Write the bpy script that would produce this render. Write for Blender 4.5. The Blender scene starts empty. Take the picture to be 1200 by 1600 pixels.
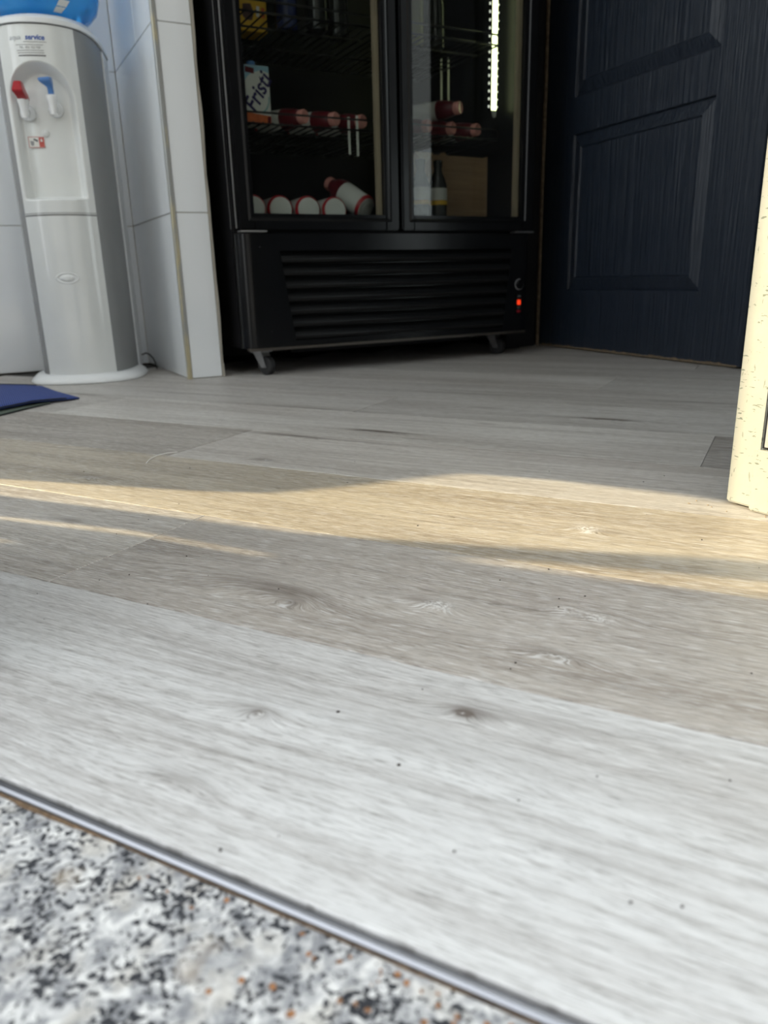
import bpy, bmesh, math, random
from mathutils import Vector, Matrix
random.seed(7)
sin, cos, pi, R = math.sin, math.cos, math.pi, math.radians
SC = bpy.context.scene
COL = SC.collection

# ------------------------------------------------------------------ camera
F_PX = 1176.9; PITCH = .302618; ROLL = -.0273338; YAW = .4849247; CAM_H = .245
fw = Vector((sin(YAW)*cos(PITCH), cos(YAW)*cos(PITCH), -sin(PITCH)))
rt = Vector((cos(YAW), -sin(YAW), 0)); up = rt.cross(fw)
r_ = cos(ROLL)*rt + sin(ROLL)*up; u_ = -sin(ROLL)*rt + cos(ROLL)*up
cd = bpy.data.cameras.new('camera'); cam = bpy.data.objects.new('camera', cd); COL.objects.link(cam)
cam.matrix_world = Matrix(((r_.x, u_.x, -fw.x, 0), (r_.y, u_.y, -fw.y, 0), (r_.z, u_.z, -fw.z, CAM_H), (0, 0, 0, 1)))
cd.sensor_fit = 'VERTICAL'; cd.sensor_height = 36; cd.sensor_width = 27; cd.lens = F_PX/1600*36
cd.clip_start = .02
cd.dof.use_dof = True; cd.dof.focus_distance = .78; cd.dof.aperture_fstop = 7.5
SC.camera = cam

# ------------------------------------------------------------------ light
w = bpy.data.worlds.new('sky'); SC.world = w; w.use_nodes = True
bg = w.node_tree.nodes['Background']; bg.inputs[0].default_value = (.92, .965, 1.0, 1); bg.inputs[1].default_value = 2.6
SUN_SRC = Vector((-.68, .75, .410)).normalized()
sl = bpy.data.lights.new('low_sun', 'SUN'); sl.energy = 9.0; sl.color = (1, .83, .51); sl.angle = R(.53)
so = bpy.data.objects.new('low_sun', sl); COL.objects.link(so); so.location = (-4, 4, 3)
so.rotation_euler = SUN_SRC.to_track_quat('Z', 'Y').to_euler()
vs = SC.view_settings
vs.view_transform = 'Standard'; vs.look = 'None'; vs.gamma = 1; vs.use_curve_mapping = False; vs.exposure = 0.0
SC.cycles.max_bounces = 10; SC.cycles.transparent_max_bounces = 16

# ------------------------------------------------------------------ helpers
def tag(o, label=None, cat=None, group=None, kind=None):
    if label: o['label'] = label
    if cat: o['category'] = cat
    if group: o['group'] = group
    if kind: o['kind'] = kind
    return o
def empty(name, loc=(0, 0, 0), rz=0):
    o = bpy.data.objects.new(name, None); o.empty_display_size = .05
    o.location = loc; o.rotation_euler = (0, 0, rz); COL.objects.link(o); return o
def obj(name, bm, mat, parent=None, smooth=False, loc=None):
    me = bpy.data.meshes.new(name); bm.normal_update(); bm.to_mesh(me); bm.free()
    o = bpy.data.objects.new(name, me); COL.objects.link(o)
    for m in (mat if isinstance(mat, (list, tuple)) else [mat]): me.materials.append(m)
    if smooth:
        for p in me.polygons: p.use_smooth = True
        if smooth != 'all':
            try: me.set_sharp_from_angle(angle=R(38))
            except Exception: pass
    if parent: o.parent = parent
    if loc: o.location = loc
    return o
def box(bm, x0, x1, y0, y1, z0, z1, bev=0, seg=2, mi=0):
    vs_ = [bm.verts.new((x, y, z)) for x in (x0, x1) for y in (y0, y1) for z in (z0, z1)]
    fs = []
    for q in ((0, 1, 3, 2), (4, 6, 7, 5), (0, 4, 5, 1), (2, 3, 7, 6), (0, 2, 6, 4), (1, 5, 7, 3)):
        f = bm.faces.new([vs_[i] for i in q]); f.material_index = mi; fs.append(f)
    if bev:
        es = list({e for f in fs for e in f.edges})
        bmesh.ops.bevel(bm, geom=es, offset=bev, segments=seg, affect='EDGES', clamp_overlap=True)
    return bm
def nb(): return bmesh.new()
def bx(*a, **k): return box(nb(), *a, **k)
def lathe(bm, prof, n=32, axis_m=None, mi=0, cap=True):
    rings = []
    for r, z in prof:
        rings.append([bm.verts.new((r*cos(2*pi*i/n), r*sin(2*pi*i/n), z)) for i in range(n)])
    for a, b in zip(rings, rings[1:]):
        for i in range(n):
            f = bm.faces.new((a[i], a[(i+1) % n], b[(i+1) % n], b[i])); f.material_index = mi
    if cap:
        if prof[0][0] > 1e-5: bm.faces.new(rings[0][::-1]).material_index = mi
        if prof[-1][0] > 1e-5: bm.faces.new(rings[-1]).material_index = mi
    if axis_m is not None:
        bmesh.ops.transform(bm, matrix=axis_m, verts=[v for r in rings for v in r])
    return bm
def loft(bm, rings, closed=True, mi=0, cap0=True, cap1=True):
    vr = [[bm.verts.new(p) for p in r] for r in rings]
    n = len(vr[0])
    for a, b in zip(vr, vr[1:]):
        for i in range(n if closed else n-1):
            f = bm.faces.new((a[i], a[(i+1) % n], b[(i+1) % n], b[i])); f.material_index = mi
    if closed and cap0: bm.faces.new(vr[0][::-1]).material_index = mi
    if closed and cap1: bm.faces.new(vr[-1]).material_index = mi
    return bm
def tube(bm, pts, rad, n=6, mi=0):
    pts = [Vector(p) for p in pts]; rings = []
    for i, p in enumerate(pts):
        t = (pts[min(i+1, len(pts)-1)] - pts[max(i-1, 0)]).normalized()
        a = t.cross(Vector((0, 0, 1)))
        if a.length < 1e-3: a = t.cross(Vector((0, 1, 0)))
        a.normalize(); b = t.cross(a)
        rings.append([p + rad*(cos(2*pi*k/n)*a + sin(2*pi*k/n)*b) for k in range(n)])
    return loft(bm, rings, mi=mi)
def prism(bm, poly, z0, z1, mi=0):
    return loft(bm, [[(x, y, z0) for x, y in poly], [(x, y, z1) for x, y in poly]], mi=mi)
def text(body, size, mat, parent, loc, rot, shear=0, ext=.0003, name='lettering', bold=0, sx=1):
    cu = bpy.data.curves.new(name, 'FONT'); cu.body = body; cu.size = size; cu.shear = shear; cu.extrude = ext
    cu.align_x = 'CENTER'; cu.align_y = 'CENTER'; cu.offset = bold; cu.resolution_u = 3
    t = bpy.data.objects.new('tmp', cu); COL.objects.link(t)
    me = bpy.data.meshes.new_from_object(t.evaluated_get(bpy.context.evaluated_depsgraph_get()))
    bpy.data.objects.remove(t); bpy.data.curves.remove(cu)
    me.name = name; me.materials.clear(); me.materials.append(mat)
    o = bpy.data.objects.new(name, me); COL.objects.link(o); o.parent = parent
    o.location = loc; o.rotation_euler = rot; o.scale = (sx, 1, 1); return o
def copy_tree(o, parent=None):
    c = o.copy(); COL.objects.link(c)
    if parent:
        c.parent = parent; c.matrix_parent_inverse = o.matrix_parent_inverse
    for ch in list(o.children): copy_tree(ch, c)
    return c

# ------------------------------------------------------------------ materials
class NT:
    def __init__(s, name):
        s.m = bpy.data.materials.new(name); s.m.use_nodes = True; s.t = s.m.node_tree
        s.b = s.t.nodes['Principled BSDF']; s.o = s.t.nodes['Material Output']
    def n(s, typ, **kw):
        nd = s.t.nodes.new(typ)
        for k, v in kw.items():
            if k.startswith('i_'): nd.inputs[k[2:].replace('_', ' ')].default_value = v
            elif k.startswith('n_'): nd.inputs[int(k[2:])].default_value = v
            else: setattr(nd, k, v)
        return nd
    def l(s, a, b): s.t.links.new(a, b)
    def math(s, op, a, b=None, c=None, clamp=False):
        nd = s.n('ShaderNodeMath', operation=op, use_clamp=clamp)
        for i, v in enumerate((a, b, c)):
            if v is None: continue
            if isinstance(v, (int, float)): nd.inputs[i].default_value = v
            else: s.l(v, nd.inputs[i])
        return nd.outputs[0]
    def mix(s, f, a, b, bt='MIX'):
        nd = s.n('ShaderNodeMix', data_type='RGBA', blend_type=bt)
        for i, v in ((0, f), (6, a), (7, b)):
            if isinstance(v, (int, float)): nd.inputs[i].default_value = v
            elif isinstance(v, tuple): nd.inputs[i].default_value = (*v, 1) if len(v) == 3 else v
            else: s.l(v, nd.inputs[i])
        return nd.outputs[2]
    def ramp(s, f, st, interp='LINEAR'):
        nd = s.n('ShaderNodeValToRGB'); cr = nd.color_ramp; cr.interpolation = interp
        while len(cr.elements) < len(st): cr.elements.new(.5)
        for e, (p, c) in zip(cr.elements, st):
            e.position = p; e.color = (*c, 1) if len(c) == 3 else c
        s.l(f, nd.inputs[0]); return nd.outputs[0]
    def noise(s, vec, scale, detail=3, rough=.55, dist=0, dim='3D'):
        nd = s.n('ShaderNodeTexNoise', noise_dimensions=dim); nd.inputs['Scale'].default_value = scale
        nd.inputs['Detail'].default_value = detail; nd.inputs['Roughness'].default_value = rough; nd.inputs['Distortion'].default_value = dist
        if vec is not None: s.l(vec, nd.inputs['Vector'])
        return nd.outputs[0]
    def mapv(s, vec, sc=(1, 1, 1), lo=(0, 0, 0), ro=(0, 0, 0)):
        nd = s.n('ShaderNodeMapping'); nd.inputs['Scale'].default_value = sc; nd.inputs['Location'].default_value = lo; nd.inputs['Rotation'].default_value = ro
        s.l(vec, nd.inputs[0]); return nd.outputs[0]
    def bump(s, h, st=.3, d=.001):
        nd = s.n('ShaderNodeBump'); nd.inputs['Strength'].default_value = st; nd.inputs['Distance'].default_value = d
        s.l(h, nd.inputs['Height']); s.l(nd.outputs[0], s.b.inputs['Normal'])
    def coord(s, k='Object'): return s.n('ShaderNodeTexCoord').outputs[k]

def plain(name, col, rough=.5, metal=0, spec=.5, var=.08, vscale=12, bump=0, bscale=200, coat=0):
    """solid colour with a slight procedural mottling in tone and gloss"""
    t = NT(name); v = t.coord()
    n = t.noise(v, vscale, 4)
    lo = tuple(c*(1-var) for c in col); hi = tuple(min(1, c*(1+var)) for c in col)
    t.l(t.ramp(n, [(.3, lo), (.7, hi)]), t.b.inputs['Base Color'])
    t.l(t.math('ADD', t.math('MULTIPLY', n, .12), rough-.06), t.b.inputs['Roughness'])
    t.b.inputs['Metallic'].default_value = metal; t.b.inputs['Specular IOR Level'].default_value = spec
    if coat: t.b.inputs['Coat Weight'].default_value = coat; t.b.inputs['Coat Roughness'].default_value = .05
    if bump: t.bump(t.noise(v, bscale, 3), bump, .001)
    return t.m
def emit(name, col, st):
    t = NT(name); t.b.inputs['Base Color'].default_value = (*col, 1)
    t.b.inputs['Emission Color'].default_value = (*col, 1); t.b.inputs['Emission Strength'].default_value = st
    return t.m
def glass_mat(name, tint=(.9, .93, .92), ior=1.5, boost=1.0):
    t = NT(name); t.t.nodes.remove(t.b)
    tr = t.n('ShaderNodeBsdfTransparent'); tr.inputs[0].default_value = (*tint, 1)
    gl = t.n('ShaderNodeBsdfGlossy'); gl.inputs['Roughness'].default_value = .015
    fr = t.n('ShaderNodeLayerWeight'); fr.inputs[0].default_value = .5
    f0 = ((ior-1)/(ior+1))**2; fz = t.math('ADD', t.math('MULTIPLY', t.math('POWER', fr.outputs['Facing'], 5), 1-f0), f0)
    mx = t.n('ShaderNodeMixShader'); t.l(t.math('MULTIPLY', fz, boost, clamp=True), mx.inputs[0])
    t.l(tr.outputs[0], mx.inputs[1]); t.l(gl.outputs[0], mx.inputs[2]); t.l(mx.outputs[0], t.o.inputs[0])
    return t.m

PL = -.596717                                     # heading of the planks against the room
DV = Vector((sin(PL), cos(PL), 0)); NV = Vector((cos(PL), -sin(PL), 0))
FLOOR_RZ = math.atan2(DV.y, DV.x)                 # floor-local x runs along the planks, local y = -perp

# knots of the laminate print: (along, perp, length, width, darkness, pale)
KNOTS = [(.139,.362,.014,.0065,.75,0),(.143,.3605,.005,.0035,1.2,0),(.144,.360,.0014,.0012,0,.9),(.10,.366,.03,.004,.25,0),(.257,.310,.016,.007,.40,0),(.253,.310,.005,.004,.5,0),(.2505,.309,.0024,.0022,0,1.0),
         (.154,.320,.045,.012,.22,0),(.253,.242,.018,.005,.40,0),(.05,.275,.03,.005,.22,0),(.34,.465,.035,.012,.50,0),(.385,.472,.05,.016,.30,0),(.325,.452,.010,.005,.5,0),
         (.228,.497,.022,.006,.55,0),(.217,.493,.011,.008,0,1.0),(.118,.452,.022,.006,.45,0),(.112,.451,.010,.003,0,.6),(.10,.52,.012,.007,.1,.7),(.125,.525,.010,.006,.1,.5),
         (.155,.722,.012,.008,.1,.9),(.135,.720,.030,.005,.45,0),(.806,.680,.045,.010,.60,0),(.80,.678,.015,.006,0,.4),(.594,1.09,.045,.007,.85,0),(.57,1.088,.10,.005,.40,0),
         (.259,1.32,.045,.008,.9,0),(.30,1.318,.10,.006,.45,0),(.646,.849,.020,.008,.65,0),(.640,.848,.006,.003,0,.7),(.72,1.010,.08,.007,.75,0),(.62,1.004,.12,.004,.5,0),
         (.672,.533,.025,.007,.50,0),(.498,1.365,.03,.007,.5,0),(.442,1.211,.02,.006,.5,0),(1.453,1.241,.06,.010,.5,0),(.905,.806,.05,.008,.35,0),(1.2,1.33,.15,.006,.5,0),(.85,1.25,.14,.006,.55,0),(.15,1.55,.10,.008,.6,0),(.6,1.52,.12,.007,.5,0)]
def wood_floor():
    t = NT('grey_oak_laminate'); v = t.coord(); oi = t.n('ShaderNodeObjectInfo')
    sep = t.n('ShaderNodeSeparateXYZ'); t.l(v, sep.inputs[0]); X, Y = sep.outputs[0], sep.outputs[1]
    dark = None; pale = None; warp = None
    for a, p, ln, wd, dk, pl in KNOTS:
        dx = t.math('DIVIDE', t.math('SUBTRACT', X, a), ln); dy = t.math('DIVIDE', t.math('ADD', Y, p), wd)
        q = t.math('ADD', t.math('MULTIPLY', dx, dx), t.math('MULTIPLY', dy, dy))
        g = t.math('POWER', 2.718, t.math('MULTIPLY', q, -1.0))
        if dk > .15:
            k = t.math('MULTIPLY', g, dk); dark = k if dark is None else t.math('ADD', dark, k)
        if pl > 0:
            k = t.math('MULTIPLY', g, pl); pale = k if pale is None else t.math('ADD', pale, k)
        g2 = t.math('MULTIPLY', t.math('POWER', 2.718, t.math('MULTIPLY', q, -.30)), wd*1.1)
        warp = g2 if warp is None else t.math('ADD', warp, g2)
    # grain coordinates bend round the knots and shift from plank to plank
    low = t.noise(t.mapv(v, (1.3, 7, 1)), 1, 2)
    yy = t.math('ADD', t.math('ADD', Y, warp), t.math('MULTIPLY', low, .035))
    comb = t.n('ShaderNodeCombineXYZ'); t.l(X, comb.inputs[0]); t.l(yy, comb.inputs[1]); t.l(t.math('MULTIPLY', oi.outputs['Random'], 37), comb.inputs[2])
    gv = comb.outputs[0]
    broad = t.noise(t.mapv(gv, (1.2, 16, 1)), 1, 4, .6)
    mid = t.noise(t.mapv(gv, (4.5, 130, 1)), 1, 5, .68)
    fine = t.noise(t.mapv(gv, (70, 1450, 1)), 1, 3, .6)
    fine2 = t.noise(t.mapv(gv, (50, 1250, 1), (3, 5, 0)), 1, 3, .6)
    base = oi.outputs['Color']
    c = t.mix(t.math('MULTIPLY', t.ramp(broad, [(.40, (0, 0, 0)), (.66, (1, 1, 1))]), .62), base, (.60, .56, .53), 'MULTIPLY')
    c = t.mix(t.math('MULTIPLY', t.ramp(mid, [(.46, (0, 0, 0)), (.70, (1, 1, 1))]), .72), c, (.55, .52, .50), 'MULTIPLY')
    c = t.mix(t.math('MULTIPLY', t.ramp(fine, [(.53, (0, 0, 0)), (.62, (1, 1, 1))]), .85), c, (.56, .55, .54), 'MULTIPLY')
    c = t.mix(t.math('MULTIPLY', t.ramp(fine2, [(.53, (0, 0, 0)), (.65, (1, 1, 1))]), .60), c, (.78, .775, .765), 'MIX')
    knd = t.math('MULTIPLY', dark, t.math('ADD', t.math('MULTIPLY', mid, 1.7), .1))
    c = t.mix(t.math('MINIMUM', knd, .88), c, (.10, .075, .06), 'MIX')
    spk = t.ramp(t.noise(t.mapv(v, (240, 420, 1)), 1, 3, .7), [(.46, (0, 0, 0)), (.55, (1, 1, 1))])
    c = t.mix(t.math('MULTIPLY', t.math('MINIMUM', pale, .8), spk), c, (.78, .77, .75), 'MIX')
    # scattered pale scuffs
    sc = t.ramp(t.noise(t.mapv(v, (9, 30, 1), (2, 9, 0)), 1, 6, .75), [(.66, (0, 0, 0)), (.74, (1, 1, 1))])
    c = t.mix(t.math('MULTIPLY', sc, .30), c, (.72, .70, .67), 'MIX')
    t.l(c, t.b.inputs['Base Color'])
    t.l(t.math('ADD', t.math('MULTIPLY', fine, .22), .36), t.b.inputs['Roughness'])
    t.b.inputs['Specular IOR Level'].default_value = .45
    t.bump(t.math('SUBTRACT', fine2, t.math('MULTIPLY', fine, .9)), .5, .0006)
    return t.m
def granite():
    t = NT('speckled_granite'); v = t.coord()
    a = t.noise(v, 120, 5, .62, .6); b = t.noise(t.mapv(v, lo=(3, 7, 1)), 55, 3, .55)
    c = t.ramp(a, [(.38, (.22, .225, .24)), (.50, (.43, .43, .435)), (.64, (.72, .715, .70))])
    c = t.mix(t.math('MULTIPLY', t.ramp(b, [(.52, (0, 0, 0)), (.66, (1, 1, 1))]), .55), c, (.52, .49, .44))
    k1 = t.noise(t.mapv(v, lo=(9, 2, 4)), 330, 2.5, .5, .4); k2 = t.noise(t.mapv(v, lo=(1, 8, 2)), 48, 3, .6)
    bl = t.ramp(t.math('ADD', t.math('MULTIPLY', k1, .75), t.math('MULTIPLY', k2, .55)), [(.678, (0, 0, 0)), (.718, (1, 1, 1))])
    c = t.mix(bl, c, (.028, .030, .036))
    rust = t.ramp(t.noise(v, 22, 3), [(.66, (0, 0, 0)), (.75, (1, 1, 1))])
    c = t.mix(t.math('MULTIPLY', rust, .35), c, (.50, .40, .28))
    t.l(c, t.b.inputs['Base Color']); t.b.inputs['Roughness'].default_value = .5
    t.bump(t.noise(v, 300, 3), .35, .0008)
    return t.m
def tile_mat():
    t = NT('white_glazed_tile'); v = t.coord()
    n = t.noise(v, 3, 3); t.l(t.ramp(n, [(.3, (.84, .87, .89)), (.7, (.88, .90, .92))]), t.b.inputs['Base Color'])
    t.b.inputs['Roughness'].default_value = .07; t.b.inputs['Specular IOR Level'].default_value = .6
    t.bump(t.noise(v, 9, 2), .05, .01); return t.m
def door_paint():
    t = NT('dark_navy_embossed_paint'); v = t.coord()
    g = t.noise(t.mapv(v, (190, 190, 5)), 1, 3, .6); m = t.noise(t.mapv(v, (45, 45, 2)), 1, 3)
    t.l(t.ramp(m, [(.3, (.011, .017, .029)), (.7, (.016, .023, .037))]), t.b.inputs['Base Color'])
    t.l(t.math('ADD', t.math('MULTIPLY', g, .18), .27), t.b.inputs['Roughness'])
    t.bump(t.math('ADD', g, t.math('MULTIPLY', m, .6)), .9, .0035); return t.m
def cream_paint():
    t = NT('cream_scratched_paint'); v = t.coord()
    n = t.noise(v, 14, 4)
    c = t.ramp(n, [(.3, (.385, .385, .33)), (.7, (.43, .43, .375))])
    # fine dark-green scratches with their own shapes
    a = t.noise(t.mapv(v, (1, 90, 430), ro=(.55, 0, 0)), 1, 2, .5)
    b = t.noise(t.mapv(v, (1, 330, 80), (5, 2, 1), ro=(-.3, 0, 0)), 1, 2, .5)
    ms = t.math('GREATER_THAN', t.noise(v, 60, 2), .47)
    s = t.math('MULTIPLY', t.math('GREATER_THAN', a, .645), ms); s2 = t.math('MULTIPLY', t.math('GREATER_THAN', b, .70), .7)
    c = t.mix(t.math('MULTIPLY', t.math('MAXIMUM', s, s2), .8), c, (.10, .13, .10))
    t.l(c, t.b.inputs['Base Color']); t.b.inputs['Roughness'].default_value = .6
    t.bump(t.noise(v, 90, 4), .25, .0015); return t.m
def mat_weave():
    t = NT('blue_ribbed_mat'); v = t.coord()
    wv = t.n('ShaderNodeTexWave', wave_type='BANDS', bands_direction='X'); wv.inputs['Scale'].default_value = 75; wv.inputs['Distortion'].default_value = .6; t.l(v, wv.inputs['Vector'])
    n = t.noise(v, 500, 2)
    f = t.math('MULTIPLY', wv.outputs[1], t.math('ADD', n, .4))
    t.l(t.ramp(f, [(.1, (.012, .028, .13)), (.7, (.05, .095, .36))]), t.b.inputs['Base Color']); t.b.inputs['Roughness'].default_value = .75
    t.bump(wv.outputs[1], .5, .0012); return t.m
def card_mat():
    t = NT('corrugated_cardboard'); v = t.coord()
    n = t.noise(t.mapv(v, (6, 6, 120)), 1, 3); t.l(t.ramp(n, [(.3, (.30, .19, .11)), (.7, (.40, .26, .15))]), t.b.inputs['Base Color']); t.b.inputs['Roughness'].default_value = .85; return t.m
def worn_trim():
    t = NT('worn_yellowed_metal_trim'); v = t.coord(); sp = t.n('ShaderNodeSeparateXYZ'); t.l(v, sp.inputs[0])
    f = t.math('ADD', t.noise(t.mapv(v, (60, 60, 9)), 1, 4), t.math('MULTIPLY', sp.outputs[2], -.28))
    t.l(t.ramp(f, [(.36, (.34, .35, .34)), (.50, (.50, .45, .30))]), t.b.inputs['Base Color']); t.b.inputs['Roughness'].default_value = .4; t.b.inputs['Metallic'].default_value = .35; return t.m

M = dict(
    floor=wood_floor(), granite=granite(), tile=tile_mat(), doorp=door_paint(), cream=cream_paint(), mat=mat_weave(), card=card_mat(), wtrim=worn_trim(),
    grout=plain('dirty_grout', (.50, .47, .40), .9, bump=.3), sub=plain('dark_underlay', (.05, .045, .04), .9),  # slab under the planks is an even dark brown
    alu=plain('brushed_aluminium', (.36, .37, .40), .42, 1, bump=.1, bscale=900), dirt=plain('brown_dirt', (.13, .085, .05), .95, var=.4, vscale=300, bump=.6, bscale=500),
    black=plain('black_gloss_paint', (.005, .0055, .0065), .20, spec=.25), blackpl=plain('black_grille_plastic', (.006, .0065, .007), .24, spec=.35),
    blackin=plain('black_interior_liner', (.007, .007, .008), .45, spec=.2), wire=plain('black_coated_wire', (.012, .012, .013), .35),
    rubber=plain('black_rubber', (.02, .02, .021), .6), zinc=plain('zinc_plated_steel', (.42, .42, .43), .38, .9), gasket=plain('warm_grey_gasket', (.40, .32, .23), .55),
    shell=plain('pearl_white_plastic', (.76, .78, .77), .16, spec=.55, var=.02, coat=.3), white=plain('white_plastic', (.84, .86, .87), .22, var=.02),
    side=plain('silver_grey_plastic', (.26, .265, .265), .22, .15, var=.03), red=plain('red_plastic', (.42, .012, .022), .3), blue=plain('blue_plastic', (.10, .25, .58), .3),
    sleeve=plain('dark_red_sleeve', (.12, .007, .014), .3), ctn=plain('white_carton', (.74, .74, .70), .45, var=.05), milk=plain('white_bottle_plastic', (.72, .72, .69), .25, var=.03),
    cap=plain('pink_red_cap', (.75, .33, .29), .22), navy=plain('navy_print', (.02, .012, .10), .5), yellow=plain('yellow_carton', (.72, .42, .03), .5, var=.12),
    pale=plain('pale_blue_print', (.33, .56, .70), .5), orange=plain('orange_print', (.62, .14, .04), .5, var=.3, vscale=60), brown=plain('brown_print', (.10, .05, .04), .5),
    grey=plain('grey_print', (.10, .10, .11), .5), greyline=plain('faint_grey_print', (.30, .30, .31), .5), logo1=plain('pale_logo_print', (.42, .45, .48), .5), logo2=plain('blue_logo_print', (.03, .09, .36), .5),
    plaster=plain('pale_plaster', (.62, .60, .56), .8, bump=.2), dark=plain('dark_painted_wall', (.012, .012, .014), .5), ceil=plain('ceiling_paint', (.66, .65, .63), .9),
    blocker=plain('blocker_facade', (.34, .32, .30), .85, var=.15, vscale=2), pave=plain('pavement', (.45, .44, .42), .85, var=.15), nookw=plain('dark_navy_wall', (.035, .038, .045), .6),  # nook walls are an even dark navy
    worn=plain('worn_bare_wood', (.15, .11, .07), .8, var=.4, vscale=90), led=emit('led_strip_glow', (.93, 1.0, .55), 5.0), ledrefl=emit('led_reflection_glow', (1, 1, .9), .9),
    rocker=emit('lit_red_rocker', (1.0, .05, .01), .9), strip=plain('pale_tip_and_reflection', (.75, .77, .72), .4), green=plain('dark_green_underside', (.085, .11, .085), .8),
    bott=None, glass=glass_mat('fridge_door_glass', (.84, .86, .84), 1.5, 1.0), glass2=glass_mat('clear_window_glass', (.93, .96, .95)),
    pane=plain('light_grey_aluminium', (.40, .39, .37), .45, .0), jar=plain('dark_bottle_glass', (.02, .022, .02), .08), jarlab=plain('white_label', (.60, .60, .57), .5), olive=plain('dim_olive_bottle', (.10, .10, .03), .25),
    thread=plain('white_thread', (.8, .78, .74), .7), black2=plain('black_binding', (.012, .014, .018), .8), crack=plain('dark_cable', (.015, .015, .016), .5))
def bottle_mat():
    t = NT('blue_water_bottle'); v = t.coord()
    n = t.noise(v, 10, 2); t.l(t.ramp(n, [(.3, (.04, .36, .85)), (.7, (.10, .50, .95))]), t.b.inputs['Base Color'])
    t.b.inputs['Roughness'].default_value = .07; t.b.inputs['Transmission Weight'].default_value = .55; t.b.inputs['IOR'].default_value = 1.3
    return t.m
M['bott'] = bottle_mat()

# ================================================================== SETTING
# ---- floor: slab with single planks
RZ = FLOOR_RZ
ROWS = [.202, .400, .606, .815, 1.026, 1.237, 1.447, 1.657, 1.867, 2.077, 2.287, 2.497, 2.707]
JOINTS = {0: [-.75, .93], 1: [-.68, .545], 2: [-.33, 1.32], 3: [-.42, .796], 4: [.081, 1.31], 5: [-.50, .72], 6: [-.15, 1.05], 7: [.35, 1.56], 8: [-.2, 1.0], 9: [.2], 10: [.55], 11: [.0]}
SPAN = {0: (-1.2, 1.62), 1: (-1.1, 1.75), 2: (-1.0, 1.85), 3: (-.85, 2.0), 4: (-.75, 2.1), 5: (-.62, 2.0), 6: (-.48, 1.85), 7: (-.35, 1.7), 8: (-.2, 1.55), 9: (-.1, 1.4), 10: (.05, 1.25), 11: (.2, 1.1)}
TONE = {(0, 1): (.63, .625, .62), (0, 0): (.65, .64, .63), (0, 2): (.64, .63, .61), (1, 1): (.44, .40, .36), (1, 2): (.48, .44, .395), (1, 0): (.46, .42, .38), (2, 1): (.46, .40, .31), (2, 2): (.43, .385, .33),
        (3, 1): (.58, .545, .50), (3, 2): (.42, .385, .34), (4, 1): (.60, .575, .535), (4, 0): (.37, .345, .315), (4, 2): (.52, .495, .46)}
bm = nb(); a_poly = [(-1.25, -.202), (1.65, -.202), (2.15, -1.05), (.2, -2.75), (0, -2.75), (-.9, -1.0)]
prism(bm, [(-1.25, -.203), (-1.1, -1.6), (-.4, -3.1), (1.4, -3.1), (2.6, -1.2), (1.65, -.203)], -.03, -.0042)
floor = obj('floor', bm, M['sub']); floor.rotation_euler = (0, 0, RZ); tag(floor, kind='structure')
for k in range(12):
    a0, a1 = SPAN[k]; cuts = [a0] + [j for j in JOINTS[k] if a0+.1 < j < a1-.1] + [a1]
    for i, (c0, c1) in enumerate(zip(cuts, cuts[1:])):
        g = .0004
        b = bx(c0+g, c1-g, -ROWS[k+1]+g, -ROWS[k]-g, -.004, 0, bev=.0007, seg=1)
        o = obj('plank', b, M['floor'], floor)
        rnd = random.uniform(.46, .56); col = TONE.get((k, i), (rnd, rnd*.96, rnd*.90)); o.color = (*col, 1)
# ---- threshold trim (aluminium edge strip) and granite outside
tr = obj('trim_1', loft(nb(), [[(x, -.2012, -.003), (x, -.2004, -.0022), (x, -.1996, -.0006), (x, -.1984, .0001), (x, -.1968, -.0003), (x, -.1958, -.0016), (x, -.1952, -.0036), (x, -.1952, -.008), (x, -.2012, -.008)] for x in (-1.25, 1.65)]), M['alu'])
tr.rotation_euler = (0, 0, RZ); tag(tr, kind='structure')
d1 = obj('dirt_line', nb(), M['dirt']) if False else None
bm = nb(); rr = random.Random(3)
n = 260; prev = None
ed = [(-.6+i*1.9/n, .1949-max(0, .0016*(.15+.6*sin(i*.11)+.5*sin(i*.31+1)))-rr.uniform(0, .0010)) for i in range(n+1)]
loft(bm, [[(x, -.1954, -.0026), (x, -.1945, -.0020), (x, -p, -.0029)] for x, p in ed], closed=False)
dl = obj('trim_2', bm, M['dirt']); dl.rotation_euler = (0, 0, RZ); tag(dl, kind='structure')
gr = obj('floor_granite', bx(-1.6, 1.75, -.1948, .9, -.05, -.0030, bev=.0006, seg=1), M['granite']); gr.rotation_euler = (0, 0, RZ); tag(gr, kind='structure')
pv = obj('floor_pavement', bx(-14, 14, -16, 14, -.12, -.06), M['pave']); tag(pv, kind='structure')

op = obj('wall_sky_blocker', bx(-16, -.4, 5.0, 5.6, -.06, 7.0), M['blocker']); op.rotation_euler = (0, 0, RZ); tag(op, kind='structure')  # unseen facade, added to cut the low sky light reaching indoors
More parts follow.
